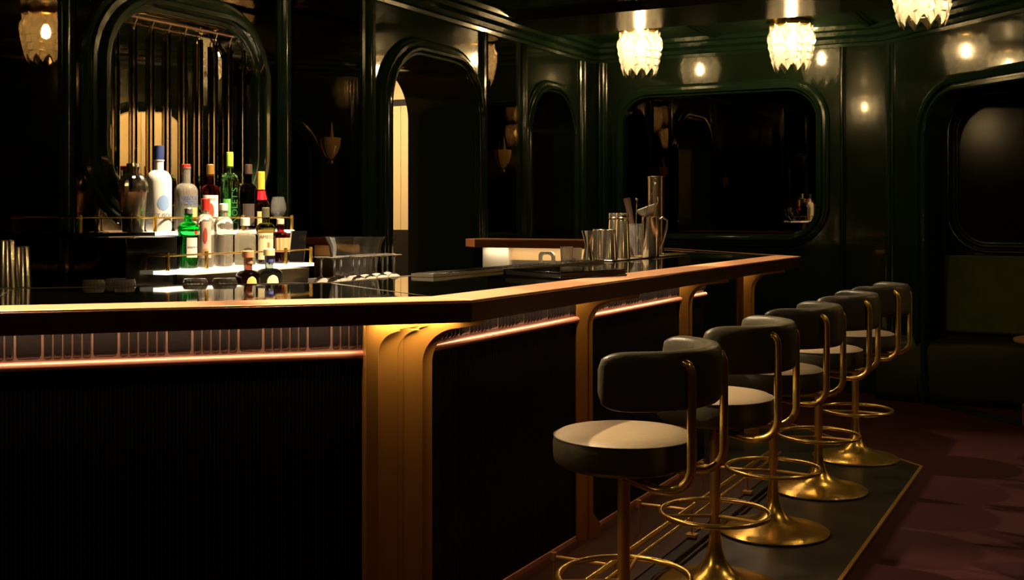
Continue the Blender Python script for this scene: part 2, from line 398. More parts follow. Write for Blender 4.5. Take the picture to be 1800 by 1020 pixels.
# alcove behind the opening
MA = frame(SN(9.62, 0), N, -U)
wall('wall_back_alcove', MA, -1.7, 1.9, 0, H, .15, M['lacquer'])
struct(moulding(-1.02, .9, 1.2, 2.28, .22, FRAMEPROF(.10, .04)), 'trim_16', M['lacquer_sat'], MA)
o = MB().prism(rrect(-1.0, .88, 1.22, 2.26, .2), .002, .012, lambda a, b, h: (a, h, b)).build('lacquer_panel', M['panelg'], None, MA)
tag(o, 'glossy dark panel on the booth back wall above the green velvet banquette', 'panel')
sidewall = cWD - D3*2.145 + N3*.14
struct(MB().box(0, 2.6, -.05, .05, 0, H), 'wall_right_alcove', M['lacquer'], frame(sidewall, N3, -D3))
# cream boards in the second opening, with their lamp
cb = MB()
for k in range(7): cb.box(2.16+k*.11, 2.265+k*.11, -.58, -.56, 0, 2.6)
cb.box(2.16, 2.93, -.62, -.58, 0, 2.6)
struct(cb, 'wall_cream_recess', M['cream'], MD)
struct(MB().box(2.88, 2.93, -.6, -.14, 0, 2.6).box(2.16, 2.93, -.62, -.14, 2.55, 2.6), 'wall_cream_recess_side', M['cream'], MD)
recess = cWD - D3*2.5 + N3*.36
area('recess_light', Vector((recess.x, recess.y, 2.53)), D3, (0, 0, -1), .4, .08, 16, (1, .75, .42))

# hallway behind the staff doorway
MH = frame(SN(8.4, 0), N, -U)
hb = MB()
for k in range(16): hb.box(-6.3+k*.105, -6.3+k*.105+.101, 0, .015, 1.28, 2.37)
hb.box(-6.4, -4.55, -.05, 0, 1.28, 2.37)
struct(hb, 'wall_hall_end', M['cream'], MH)
struct(MB().box(-6.4, -4.55, -.1, .02, 0, 1.28), 'wall_hall_dado', M['blackmat'], MH)
struct(MB().box(-6.4, -4.55, -.1, .03, 2.37, 2.42), 'trim_17', M['blackmat'], MH)
struct(MB().box(-6.4, -4.55, -.1, -.02, 2.42, H), 'wall_hall_top', M['creamwhite'], MH)
struct(MB().box(4.3, 8.5, -6.5, -6.35, 0, H), 'wall_hall_side', M['creamwhite'], frame(Vector((0, 0, 0)), U, N))
struct(MB().box(4.2, 4.3, -6.5, -4.1, 0, H), 'wall_hall_near', M['lacquer'], frame(Vector((0, 0, 0)), U, N))
area('hall_light', SN(7.3, -5.5, 2.84), U, (0, 0, -1), .5, .5, 42, (1, .74, .42))
tag(MB().box(-.26, .26, -.26, .26, 2.85, H).build('hall_ceiling_light', M['spotglow'], None, frame(SN(7.3, -5.5), U, N)), 'square ceiling light in the cream hallway behind the doorway', 'ceiling light')
# closing walls behind the camera
struct(MB().box(-5.2, 7, -2.6, -2.5, 0, H), 'wall_rear', M['lacquer'])
struct(MB().box(-5.0, -4.9, -2.6, 3, 0, H), 'wall_left_rear', M['lacquer'])
struct(MB().box(5.8, 5.9, -2.6, 3.0, 0, H), 'wall_right_rear', M['lacquer'])

# ------------------------------------------------------------------ crystal ceiling lamps
def lamp_shade():
    mb = MB(); nf = 10
    rows = [(.150, .02), (.163, -.045), (.166, -.085), (.158, -.13), (.160, -.14), (.148, -.185), (.150, -.195), (.137, -.24), (.139, -.25), (.124, -.29)]
    # faceted rows: diamonds made by alternating radius
    P = []; F = []; q = nf*4
    for ri, (r, z) in enumerate(rows):
        for i in range(q):
            a = 2*PI*i/q; ph = (i % 4)
            k = 1 + (.11 if (ph == 2) == (ri % 2 == 0) else (-.015 if ph in (1, 3) else -.02))
            zz = z
            if ri == len(rows)-1: zz = z - (.040 if ph == 2 else (.006 if ph in (1, 3) else -.022))
            if ri == 0: zz = z + (.018 if ph == 2 else -.01)
            P.append((r*k*math.cos(a), r*k*math.sin(a), zz))
    for ri in range(len(rows)-1):
        for i in range(q):
            j = (i+1) % q; F.append((ri*q+i, ri*q+j, (ri+1)*q+j, (ri+1)*q+i))
    mb.add(P, F); return mb
def lamp(loc, label, power=28):
    t = thing('crystal_ceiling_lamp', label, 'ceiling lamp', loc, random.random(), 'crystal ceiling lamps')
    if lamp.src is None:
        MB().lathe([(.0, 0), (.155, 0), (.158, -.035), (.15, -.04), (.0, -.04)], 40).build('ceiling_plate', M['brass'], t)
        o = lamp_shade().build('crystal_shade', M['shade'], t, Matrix.Translation((0, 0, -.06)), flat=True)
        MB().lathe([(.0, -.04), (.02, -.04), (.02, -.10), (0, -.10)], 16).build('bulb_holder', M['brass'], t)
        MB().lathe([(0, -.10), (.015, -.103), (.028, -.13), (.034, -.165), (.026, -.195), (.0, -.208)], 20).build('bulb', M['bulb'], t)
        lamp.src = t
    else:
        for ch in lamp.src.children:
            c = ch.copy(); COL.objects.link(c); c.parent = t
    return t
lamp.src = None
lamp((1.02, 9.09, H), 'glowing cut-crystal ceiling lamp, leftmost of the three hanging over the far bar', 12)
lamp((2.153, 8.77, H), 'glowing cut-crystal ceiling lamp hanging above the right part of the dark window', 12)
lamp((2.42, 6.71, H), 'glowing cut-crystal ceiling lamp cut by the top edge, right of the others', 12)
lamp((2.39, 5.29, H), 'cut-crystal ceiling lamp above the stools, outside the frame, seen in the left mirror', 10)
lamp((1.4, 1.9, H), 'cut-crystal ceiling lamp nearer the viewpoint, unseen, added to fill the bar front', 6)  # added overhead out of view, to light the bar front and give glints
lamp((-.4, 4.9, H), 'cut-crystal ceiling lamp above the bottle station, seen as glints in the far wall')
lamp((-1.2, 1.2, H), 'cut-crystal ceiling lamp left of the viewpoint, unseen, added to light front faces', 6)  # second added fill lamp, unseen, for the front faces along the bar

# downlight fittings
first = None
for k, (p, tg, e, c) in enumerate(SPOTS):
    lab = 'small recessed brass downlight in the ceiling above the bar, out of view'
    if first is None:
        first = thing('downlight', lab, 'downlight', (p.x, p.y, H), 0, 'recessed ceiling downlights')
        MB().lathe([(.032, -.001), (.05, -.001), (.052, -.012), (.032, -.012)], 24).build('ring', M['brassdim'], first)
        MB().lathe([(0, -.002), (.031, -.002), (.031, -.004), (0, -.004)], 20).build('lens', M['spotglow'], first)
    else: dup(first, (p.x, p.y, H))

# crystal wall sconces
def sconce(px, n, ztop, sc_, label):
    c = atn(px, n); t = thing('crystal_wall_sconce', label, 'sconce', mw=frame(SN(c.dot(U), n+.012, ztop), U, N) @ Matrix.Scale(sc_, 4), group='crystal wall sconces')
    mb = MB(); mb.lathe([(0, -.13), (.018, -.122), (.042, -.09), (.058, -.045), (.062, 0), (.056, 0), (.052, -.045), (.036, -.085), (0, -.115)], 12, None, None, 0, PI)
    mb.build('amber_bowl', M['amber'], t, flat=True)
    MB().lathe([(0, -.155), (.008, -.147), (.008, -.138), (.003, -.13), (0, -.128)], 10, Matrix.Translation((0, .01, 0))).build('drop', M['amber'], t)
    MB().tube([(0, .012, -.12), (-.012, .02, 0), (-.004, .012, .09)], .004, 6, rs=[.008, .011, .002]).build('spear', M['amber'], t)
    MB().box(-.05, .05, 0, .008, -.006, .002).build('rim', M['brass'], t)
    return t
sconce(578, -4.05, 1.86, 1.0, 'amber crystal wall sconce with a spear on the mirror left of the cream doorway')
sconce(881, -4.05, 1.90, 1.1, 'amber crystal wall sconce on the narrow mirror right of the staff doorway')

# ------------------------------------------------------------------ the bar
ZT, ZB = 1.147, 1.0805
O1 = CA + Vector((.696, -.829, 0))*.327; O0 = O1 - B*2.6; O2 = O1 + U*4.19; I1 = Vector((-.69, 4.31, 0)); I0 = I1 - B*1.36; I2 = Vector((1.213, 8.03, 0))
O2b = O2 + D3*.0; O3 = O2 + D3*2.95; I3 = I2 + D3*1.62
def inset(poly_line, d): pass
def line_inset(P0, P1, P2, d0, d1):   # miter point
    a = (P1-P0).normalized(); b = (P2-P1).normalized()
    na = Vector((-a.y, a.x, 0)); nb = Vector((-b.y, b.x, 0))
    p = P1+na*d0; q = P1+nb*d1
    den = a.x*b.y-a.y*b.x
    k = ((q.x-p.x)*b.y-(q.y-p.y)*b.x)/den
    return p+a*k
CW = .19
C0 = O0 + (I0-O0)*.2
C1 = line_inset(O0, O1, O2, CW, CW); C2 = line_inset(O1, O2, O3, CW, .05)
C3 = O3 + Vector((-D3.y, D3.x, 0))*.05
top = thing('glass_worktop', 'black glass bar top with wide copper border running round the corner', 'bar top', (0, 0, 0))
xy = lambda L: [(p.x, p.y) for p in L]
J2 = I2 + (O2-I2)*0.0
MB().prism(xy([C0, C1, C2, C3, I3, I2, I1, I0]), ZB+.02, ZT).build('glass_top', M['glasstop'], top)
MB().prism(xy([O0, O1, C1, C0]), ZB+.02, ZT+.001).build('copper_border', M['copper'], top, bevel=.003)
MB().prism(xy([O1, O2, C2, C1]), ZB+.02, ZT+.001).build('copper_border', M['copper'], top, bevel=.003)
MB().prism(xy([O2, O3, C3, C2]), ZB+.02, ZT+.001).build('copper_border', M['copper'], top, bevel=.003)
kI = (I2-I3).normalized(); nI = Vector((-D3.y, D3.x, 0))
MB().prism(xy([I2-nI*.09+U*.0, I3-nI*.09, I3, I2]), ZT, ZT+.0015).build('copper_border', M['copper'], top)
e = .004
band = MB(); OO0 = O0+NB*e; OO1 = line_inset(O0, O1, O2, -e, -e); OO2 = line_inset(O1, O2, O3, -e, -e); OO3 = O3+N3*e
band.prism(xy([OO0, OO1, OO2, OO3, O3-N3*.04, line_inset(O1, O2, O3, .04, .04), line_inset(O0, O1, O2, .04, .04), O0-NB*.04]), ZB, ZT-.004)
band.build('edge_band', M['bronzeband'], top, bevel=.004)
ins = MB(); ins.prism(xy([O0-NB*.045, line_inset(O0, O1, O2, .045, .045), line_inset(O1, O2, O3, .045, .045), O3-N3*.045, I3, I2, I1, I0]), ZB+.012, ZB+.019)
ins.build('underboard', M['blackmat'], top)
sm = MB()
def seam(p, q, wd=.004): flatbar(sm, p, q, wd, ZT, ZT+.0012)
seam(I1, C1); seam(I2, C2); seam(I1-B*1.1, I1-B*1.1+NB*.74)
sm.build('metal_seam', M['steel'], top)
lip = MB()
def wallbar(mb, p, q, wd, z0, z1): flatbar(mb, p, q, wd, z0, z1)
wallbar(lip, I0, I1, .008, ZB+.02, ZT+.002); wallbar(lip, I1, I2, .008, ZB+.02, ZT+.002)
lip.build('inner_steel_lip', M['steelb'], top)

base = thing('bar_counter', 'black reeded bar front with copper rod and curved bronze brackets', 'bar', (0, 0, 0))
body = MB(); body.prism(xy([PB(2.15, -.01), CA+Vector((-.643, .766, 0))*.011, PA(3.10, -.01), PA(3.10, -.01)+D3*2.3, PA(3.10, -.01)+D3*2.3-N3*.12, I2+N3*.03, I1+N*.03, PB(1.55, -.54)]), 0.012, ZB+.01)
body.build('carcass', M['black'], base)
def reeds(length, z0, z1, pitch_list, depth, ends):
    xs = []; x = 0
    i = 0
    while x < length:
        wd = pitch_list[i % len(pitch_list)]; i += 1
        flat_ = wd > .04
        m_ = 6
        for k in range(m_):
            t_ = k/m_
            y = depth*math.sqrt(max(0, 1-(2*t_-1)**2)) if not flat_ else depth*.75*min(1, 8*min(t_, 1-t_)+.05)
            xs.append((x+t_*wd, y))
        x += wd
    xs.append((x, 0))
    zs = [(z0, 1), (z1, 1)] if not ends else [(z0, .1), (z0+.006, .6), (z0+.014, .9), (z0+.022, 1), (z1, 1)]
    P = []; F = []; q = len(xs)
    for z, sc_ in zs:
        for xx, yy in xs: P.append((xx, yy*sc_, z))
    for r in range(len(zs)-1):
        for k in range(q-1): F.append((r*q+k, r*q+k+1, (r+1)*q+k+1, (r+1)*q+k))
    return MB().add(P, F)
MAf = frame(CA, U, N); MBf = frame(CA-B*2.15, B, NB)
reeds(3.10, .012, .945, [.012], .005, False).build('reeded_panel', M['reed'], base, MAf)
reeds(2.15, .012, .945, [.012], .005, False).build('reeded_panel', M['reed'], base, MBf)
reeds(3.10, .975, ZB+.01, [.027]*5+[.078], .014, True).build('upper_reeded_panel', M['reedup'], base, MAf)
reeds(2.15, .975, ZB+.01, [.027]*5+[.078], .014, True).build('upper_reeded_panel', M['reedup'], base, MBf)
MB().box(.1, 3.10, .0, .004, .945, ZB).build('gap_glow_strip', M['back'], base, MAf)  # added strip, its pink imitates light in the reed gaps
MB().box(0, 2.03, .0, .004, .945, ZB).build('gap_glow_strip', M['back'], base, MBf)
MB().tube([(0.10, .012, .958), (3.10, .012, .958)], .0135, 16).build('copper_rod', M['rod'], base, MAf)
MB().tube([(0, .012, .958), (2.03, .012, .958)], .0135, 16).build('copper_rod', M['rod'], base, MBf)
MB().box(.1, 3.08, 0, .012, .012, .03).build('copper_skirting', M['rod'], base, MAf)
MB().box(0, 2.05, 0, .012, .012, .03).build('copper_skirting', M['rod'], base, MBf)
MB().box(.3, 3.08, .045, .065, ZB+.002, ZB+.012).build('light_strip', M['strip'], base, MAf)
MB().box(0, 1.95, .045, .065, ZB+.002, ZB+.012).build('light_strip', M['strip'], base, MBf)
def plate(w_, reach, R, y0, y1, foot=0):     # L-shaped bronze band: local x along the arm, y thickness, z up
    zt = ZB-.001; a_ = .044
    poly = [(0, .012)]
    poly += [(w_+foot, .012), (w_+foot, .075), (w_+.003, .125)] if foot else [(w_, .012)]
    poly += [(w_, zt-a_-R)]+[(w_+R-R*math.cos(a), zt-a_-R+R*.97*math.sin(a)) for a in [PI/2*k/12 for k in range(1, 13)]]
    poly += [(reach-.03, zt-a_+.004), (reach-.006, zt-a_+.008), (reach, zt-.030), (reach, zt-.006), (reach-.005, zt), (0, zt)]
    return MB().prism(poly, y0, y1, lambda a, b, h: (a, h, b))
def bracket(o, parts):
    for p_ in parts: plate(*p_).build('bracket', M['bracket'], base, frame(o, B, NB), bevel=.002)
for s_ in (4.451, 5.785, 7.00):
    d = (SN(s_, 0)-CA).dot(U)
    bracket(PA(d), [(.052, .235, .10, -.045, .020), (.080, .300, .11, -.075, .006, .035)])
bracket(CA, [])
def cplate(x0, w_, reach, R, y0, y1): plate(w_, reach, R, y0, y1).build('bracket', M['bracket'], base, frame(CA+B*x0, B, NB), bevel=.002)
cplate(-.139, .042, .140, .07, .056, .078)
cplate(-.137, .108, .175, .075, .002, .040)
cplate(-.040, .030, .120, .05, -.02, .032)
cplate(-.010, .068, .270, .115, -.005, .018)
cplate(-.010, .108, .285, .115, -.09, -.014)

# foot rail on little posts
fr = thing('foot_rail', 'double polished brass foot rail on slim posts along the bar base', 'foot rail', PA(0, .43, 0))
mr = frame(Vector((0, 0, 0)), U, N)
for dy, zz, r in ((0, .142, .011), (.035, .125, .007)):
    MB().tube([(.1, dy, zz), (3.0, dy, zz)], r, 12).build('rail', M['brass'], fr, mr)
for k, x in enumerate((.75, 1.62, 2.49)):
    MB().tube([(x, .0, .02), (x, 0, .14)], .0035, 8).build('post', M['brass'], fr, mr)
    MB().box(x-.022, x+.022, -.022, .022, .012, .024).build('post_foot', M['brassdim'], fr, mr)
    MB().tube([(x-.06, 0, .142), (x-.06, -.22, .142)], .006, 8).tube([(x-.06, -.22, .128), (x-.06, -.22, .158)], .012, 10).tube([(x-.06, -.22, .012), (x-.06, -.22, .13)], .0045, 8).build('wall_arm', M['brassdim'], fr, mr)

# inner service ledge and back counter
led = MB(); QB = Vector((-B.y, B.x, 0))
led.prism(xy([I0, I1, I1+U*3.0, I1+U*3.0-N*.26, I1-N*.26+U*.1-B*.02, I1-B*.60+QB*.26, I1-B*.66+QB*.18, I1-B*1.15+QB*.18]), 1.07, 1.10)
tag(led.build('service_ledge', M['steelb'], None, bevel=.003), 'brushed steel service ledge behind the bar top', 'ledge')
cab = MB(); cab.prism(xy([I1-B*1.3+QB*.04, I1+Vector((-.5, .6, 0))*.05, I1+U*3.0-N*.04, I1+U*3.0-N*.22, I1-N*.22+U*.1, I1-B*.60+QB*.22, I1-B*.66+QB*.16, I1-B*1.18+QB*.16]), 0.0, 1.07)
tag(cab.build('service_cabinet', M['blackmat'], None), 'black cabinet under the steel service ledge behind the bar', 'cabinet')

# raised ledge with cream lit cabinet at the far end of the work area
LS = 6.82
rl = thing('raised_ledge', 'copper-edged raised ledge with angled end above the cream-lit cabinet', 'ledge', mw=frame(SN(0, 0), N, -U))
# local x = n, local y = -s
pl = [(-3.98, -LS-.12), (-3.84, -LS), (-2.75, -LS), (-2.75, -LS-.42), (-3.98, -LS-.42)]
MB().prism([(x, y) for x, y in pl], 1.185, 1.236).build('edge_board', M['redcopper'], rl, bevel=.003)
MB().prism([(x, y) for x, y in pl], 1.237, 1.241).build('copper_cap', M['copper'], rl)
rc = thing('cream_cabinet', 'brightly lit cream cabinet with pale side panel under the raised ledge', 'cabinet', mw=frame(SN(0, 0), N, -U))
MB().box(-3.62, -2.78, -LS-.36, -LS-.12, 0, 1.183).build('carcass', M['creamwhite'], rc)
MB().box(-3.82, -3.62, -LS-.30, -LS-.08, 0, 1.183).build('side_panel', M['white'], rc)
MB().box(-3.618, -2.8, -LS-.118, -LS-.105, .6, 1.10).build('steel_door', M['steelb'], rc)
area('ledge_light', SN(LS+.04, -3.3, 1.18), N, (0.25*U.x, .25*U.y, -1), 1.0, .02, 1.1, (1, .76, .45))
ws = MB(); ws.prism(rrect(-.075, .075, 0, .17, .04, 6, .005), -.012, .012, lambda a, b, h: (a, h, b))
hole_ = rrect(-.05, .05, .03, .145, .03, 6, .005)
o = MB(); holed(o, rrect(-.075, .075, 0, .17, .04, 6, .005), hole_, -.015, .015)
p = SN(6.2, -2.93, 1.10)
tag(o.build('towel_holder', M['white'], None, frame(SN(5.6, -2.70, 1.1005), N, -U) @ Matrix.Scale(.62, 4)), 'white round-cornered holder standing on the ledge in front of the cream cabinet', 'holder')

# ------------------------------------------------------------------ back bar shelves
MS = frame(Vector((0, 0, 0)), U, N)   # local x = s, y = n
bc = thing('back_counter', 'black back counter with brushed steel front under the bottle shelves', 'counter', mw=MS)
MB().prism([(2.97, -3.585), (4.05, -3.585), (4.05, -2.98), (3.57, -2.98)], 0, 1.05).build('carcass', M['black'], bc)
MB().box(3.43, 4.18, -3.37, -3.22, 1.10, 1.165).build('steel_front', M['dsteel'], bc)
MB().box(3.43, 4.22, -3.55, -3.22, 1.051, 1.10).build('black_box', M['blackmat'], bc)
tag(MB().box(3.13, 3.40, -3.585, -3.27, 1.052, 1.318).build('dark_cupboard', M['black'], None, MS, bevel=.004), 'glossy black cupboard under the left end of the upper bottle shelf', 'cupboard')
def shelf(x0, x1, y0, y1, z, label, railz, posts, dark=0):
    t = thing('bottle_shelf', label, 'shelf', mw=MS @ Matrix.Translation((x0, y0, z)), group='back bar bottle shelves')
    L = x1-x0; Wd = y1-y0
    if dark: MB().box(0, dark, 0, Wd, -.014, 0).build('dark_board', M['black'], t)
    MB().box(dark, L, 0, Wd, -.014, 0).build('lit_board', M['shelf'], t)
    rz = railz-z
    MB().tube([(0, .03, rz), (0, Wd-.01, rz), (L, Wd-.01, rz), (L, .03, rz)], .0035, 8).build('rail', M['brass'], t)
    for px_ in posts: MB().box(px_-x0-.006, px_-x0+.006, Wd-.016, Wd-.004, 0, rz+.012).build('post', M['brass'], t, bevel=.002)
    return t
shelf(3.02, 4.30, -3.518, -3.40, 1.335, 'upper lit bottle shelf with thin brass rail in front of the niche mirror', 1.393, (3.04, 3.42, 3.95, 4.295), .39)
shelf(3.27, 4.19, -3.38, -3.20, 1.187, 'lower lit bottle shelf with brass rail and posts', 1.247, (3.285, 3.50, 4.0, 4.18))
tag(MB().box(3.42, 4.25, -3.56, -3.385, 1.10, 1.318).build('shelf_riser', M['mirror'], None, MS), 'mirrored riser between the lower and upper bottle shelves', 'riser')

# ------------------------------------------------------------------ text
def text_mb(txt, size, R=None, font=None, depth=.0004):
    cu = bpy.data.curves.new('lettering', 'FONT'); cu.body = txt; cu.size = size; cu.align_x = 'CENTER'; cu.align_y = 'CENTER'; cu.resolution_u = 3
    ob = bpy.data.objects.new('lettering', cu); COL.objects.link(ob)
    bpy.context.view_layer.update()
    me = bpy.data.meshes.new_from_object(ob.evaluated_get(bpy.context.evaluated_depsgraph_get()))
    P = [v.co.copy() for v in me.vertices]; F = [tuple(p.vertices) for p in me.polygons]
    bpy.data.objects.remove(ob); bpy.data.curves.remove(cu); bpy.data.meshes.remove(me)
    mb = MB()
    Q = []
    for p in P:   # front face looks along -y
        if R: a = p.x/R; Q.append((R*math.sin(a), -R*math.cos(a), p.y))
        else: Q.append((p.x, 0, p.y))
    mb.add(Q, F); return mb
def lettering(parent, txt, size, R, z, m, rot=0, x=0, y=0):
    mb = text_mb(txt, size, R)
    mw = Matrix.Translation((x, y, z)) @ Matrix.Rotation(rot, 4, 'Z') if not isinstance(rot, Matrix) else rot
    me = mb.build('lettering', m, parent, mw, flat=True)
    return me
def plain(name, col, rough=.5, metal=0):
    if name not in M: M[name] = mat(name, col, rough, metal)
    return M[name]

# ------------------------------------------------------------------ bottles
def label_patch(parent, R, z0, z1, a0, a1, m, name='label', oval=False):
    P = []; F = []; n = 14; rows = 8
    for j in range(rows+1):
        v = j/rows; z = z0+(z1-z0)*v
        k = math.sqrt(max(0.02, 1-(2*v-1)**2)) if oval else 1
        for i in range(n+1):
            a = (a0+a1)/2+(a1-a0)/2*(2*i/n-1)*k
            P.append((R*math.sin(a), -R*math.cos(a), z))
    for j in range(rows):
        for i in range(n): b = j*(n+1)+i; F.append((b, b+1, b+n+2, b+n+1))
    return MB().add(P, F).build(name, m, parent)
def bottle(px, n, z, h, r, label, glass, neck=.32, nr=.016, sh=.62, sht=.13, cap=None, caph=.035, capr=.0165, square=False, name='bottle', liquid=None, rz=0, grp='bottles on the upper shelf'):
    c = atn(px, n, z+.0012)
    face = math.atan2(c.y, c.x)-PI/2     # label side towards the viewer
    t = thing(name, label, 'bottle', c, face+rz, grp)
    body_h = h*sh
    prof = [(0, .004), (r*.8, .0), (r*.96, .004), (r, .012), (r, body_h*.97)]
    for k in range(1, 8):
        a = PI/2*k/7; prof.append((nr+(r-nr)*math.cos(a)**1.1 if k < 7 else nr, body_h*.97+(h*sht)*math.sin(a)))
    prof += [(nr, h-caph), (nr*1.12, h-caph+.001), (nr*1.12, h-caph+.006), (0, h-caph+.006)]
    MB().lathe(prof, 4 if square == 4 else 32, Matrix.Rotation(PI/4, 4, 'Z') if square else None).build('glass_body', glass, t, angle=40)
    if cap:
        MB().lathe([(0, h-caph), (capr, h-caph), (capr, h-.003), (capr*.85, h), (0, h)], 24).build('cap', cap, t)
    return t
inkd = plain('dark_ink', (.03, .03, .03)); inkb = plain('blue_ink', (.05, .12, .45)); paper = plain('cream_label', (.80, .70, .45)); paperw = plain('white_label', (.85, .80, .70))
goldc = plain('gold_foil', (.75, .42, .10), .35, .8); redc = plain('red_cap', (.55, .03, .02), .35)
clear = tint('clear_bottle_glass', (1, .93, .80), .03, .84)
frost = mat('frosted_white_glass', (.92, .88, .82), .45, trans=.15); M['frost'] = frost
ZU = 1.335; ZL = 1.187
# upper shelf
t = bottle(279, -3.464, ZU, .355, .052, 'tall frosted white vodka bottle with navy cap and flying-bird label', frost, nr=.020, sh=.60, cap=plain('navy_cap', (.02, .04, .16)), caph=.065, capr=.0205)
label_patch(t, .0525, .085, .150, -.1, .9, plain('pale_blue_print', (.22, .36, .66)), 'bird_print', oval=True)
lettering(t, 'GREY GOOSE', .022, .0530, .066, plain('grey_blue_ink', (.10, .14, .26)), .35)
label_patch(t, .0525, .030, .034, -.9, .9, paperw)
t = bottle(327, -3.464, ZU, .285, .049, 'clear round-shouldered vodka bottle with red cap and blue lettering', clear, nr=.019, sh=.60, cap=redc, caph=.02, capr=.019)
lettering(t, 'VODKA', .026, .0497, .118, inkb, .45); lettering(t, 'ABSOLUT', .020, .0497, .140, inkb, .45)
label_patch(t, .0494, .02, .10, .2, 1.1, plain('peach_label', (.80, .50, .20)))
t = bottle(370, -3.464, ZU, .290, .042, 'dark red rum bottle with gold cap and white figure label', tint('deep_red_rum', (.35, .02, .01)), nr=.015, sh=.58, cap=goldc, caph=.05)
label_patch(t, .0426, .03, .155, -.85, .85, paperw); lettering(t, 'Captain', .022, .0432, .138, inkd); label_patch(t, .0432, .05, .12, -.25, .35, plain('red_print', (.5, .08, .04)), 'figure_print', oval=True)
t = bottle(404, -3.464, ZU, .350, .040, 'tall pale green bottle with vertical lettering and lime cap', tint('pale_green_glass', (.45, .95, .35)), nr=.015, sh=.62, cap=plain('lime_cap', (.35, .65, .05)), caph=.07, capr=.0155)
o = text_mb('NOLET\'S', .042)
o.build('lettering', plain('dark_green_ink', (.02, .12, .03)), t, Matrix.Translation((.022, -.0365, .11)) @ Matrix.Rotation(.5, 4, 'Z') @ Matrix.Rotation(-PI/2, 4, 'Y'), flat=True)
label_patch(t, .0405, .03, .14, -.8, .1, plain('green_print', (.15, .55, .12)))
t = bottle(437, -3.464, ZU, .300, .040, 'dark brown bottle with dark cap and small pale lettering on upper shelf', tint('dark_brown_glass', (.03, .012, .006)), nr=.016, sh=.60, cap=plain('brown_cap', (.05, .03, .02)), caph=.05)
label_patch(t, .0404, .02, .12, -.7, .7, plain('dark_label', (.05, .04, .035)))
t = bottle(459, -3.46, ZU, .270, .038, 'amber whisky bottle with long orange capsule and red wax neck', tint('amber_whisky', (.45, .13, .02)), nr=.017, sh=.42, cap=plain('orange_capsule', (.80, .36, .04), .4), caph=.09, capr=.0175)
MB().lathe([(.018, .135), (.030, .132), (.022, .165), (.0182, .182)], 24).build('wax_neck', plain('red_wax', (.40, .01, .02), .3), t)
label_patch(t, .0386, .02, .085, -.9, .9, plain('tan_label', (.70, .48, .22)))
# cobbler shaker
c = atn(234, -3.464, ZU+.001)
t = thing('cocktail_shaker', 'large hammered steel cobbler shaker with domed lid on the upper shelf', 'shaker', c, 0)
MB().lathe([(0, 0), (.040, 0), (.042, .004), (.054, .16), (.055, .165), (0, .165)], 40).build('cup', M['steel'], t)
dome = [(.056, .160), (.057, .172)]+[(.056*math.cos(a)+.0*1 if False else .024+(.032)*math.cos(a), .172+.062*math.sin(a)) for a in [PI/2*k/8 for k in range(9)]]+[(.024, .238)]
MB().lathe(dome, 24, None, lambda i: 1.05 if i % 2 else .95).build('hammered_lid', M['steel'], t, flat=True)
MB().lathe([(.021, .232), (.024, .236), (.026, .262), (.024, .275), (0, .278)], 24, None, lambda i: 1.03 if i % 2 else .98).build('lid_cap', M['steel'], t, flat=True)
# snifter upright on the upper shelf
c = atn(489, -3.464, ZU+.001)
t = thing('snifter_glass', 'clear snifter glass standing at the right end of the upper shelf', 'glass', c, 0)
MB().lathe([(0, 0), (.032, 0), (.030, .003), (.005, .008), (.004, .045), (.012, .052), (.034, .075), (.040, .10), (.034, .13), (.027, .155), (.026, .155), (.033, .13), (.038, .10), (.033, .077), (0, .056)], 32).build('glass_body', M['glass'], t)
# lower shelf
G2 = 'bottles on the lower shelf'
t = bottle(331, -3.29, ZL, .245, .042, 'bright green ribbed gin bottle with silver cap and pale label', tint('emerald_glass', (.02, .75, .12)), nr=.017, sh=.66, cap=plain('silver_cap', (.6, .58, .55), .3, .8), caph=.03, capr=.0175, grp=G2)
MB().lathe([(.0425, .150), (.045, .155), (.045, .165), (.0425, .170)], 28).build('shoulder_ring', M['emerald_glass'], t)
label_patch(t, .0426, .045, .125, -.15, .95, paperw); lettering(t, 'Tanqueray', .014, .0431, .088, inkd, .40)
label_patch(t, .0433, .135, .160, .55, 1.0, plain('red_seal', (.45, .03, .02)), 'seal', oval=True)
t = bottle(361, -3.29, ZL, .285, .035, 'clear gin bottle with red cap and pinkish figure label', clear, nr=.016, sh=.66, cap=redc, caph=.05, capr=.018, grp=G2)
label_patch(t, .0356, .04, .19, -.7, .7, plain('pink_label', (.78, .50, .42))); label_patch(t, .0362, .10, .165, -.25, .25, plain('red_figure_print', (.5, .08, .06)), 'figure_print', oval=True); label_patch(t, .0362, .05, .08, -.3, .3, plain('gold_seal', (.55, .35, .10)), 'seal', oval=True)
t = bottle(393, -3.29, ZL, .265, .039, 'clear colourless bottle with grey band label between pink gin and square decanter', clear, nr=.017, sh=.68, cap=plain('pale_cap', (.75, .72, .62), .3), caph=.035, capr=.018, grp=G2)
label_patch(t, .0396, .05, .13, -.6, .1, plain('grey_label', (.16, .14, .11)))
t = bottle(431, -3.29, ZL, .205, .062, 'squat square clear bottle with engraved rainbow arches and glass stopper', tint('olive_clear_glass', (.93, .90, .68), .04, .8), nr=.018, sh=.62, cap=plain('pale_cap', (.75, .72, .62)), caph=.035, capr=.02, square=4, grp=G2)
mb = MB()
for rr in (.008, .014, .020, .026): mb.tube([(rr*math.cos(a), -.0448, .045+rr*math.sin(a)*1.2) for a in [PI*k/12 for k in range(13)]], .0012, 5)
mb.build('arch_engraving', plain('grey_engraving', (.12, .11, .08)), t, Matrix.Translation((.012, 0, 0)))
t = bottle(467, -3.27, ZL, .250, .042, 'dark olive whiskey bottle with large cream label in the lower row', tint('olive_glass', (.09, .09, .015)), nr=.016, sh=.62, cap=plain('dark_olive_cap', (.09, .085, .05), .35), caph=.05, capr=.017, grp=G2)
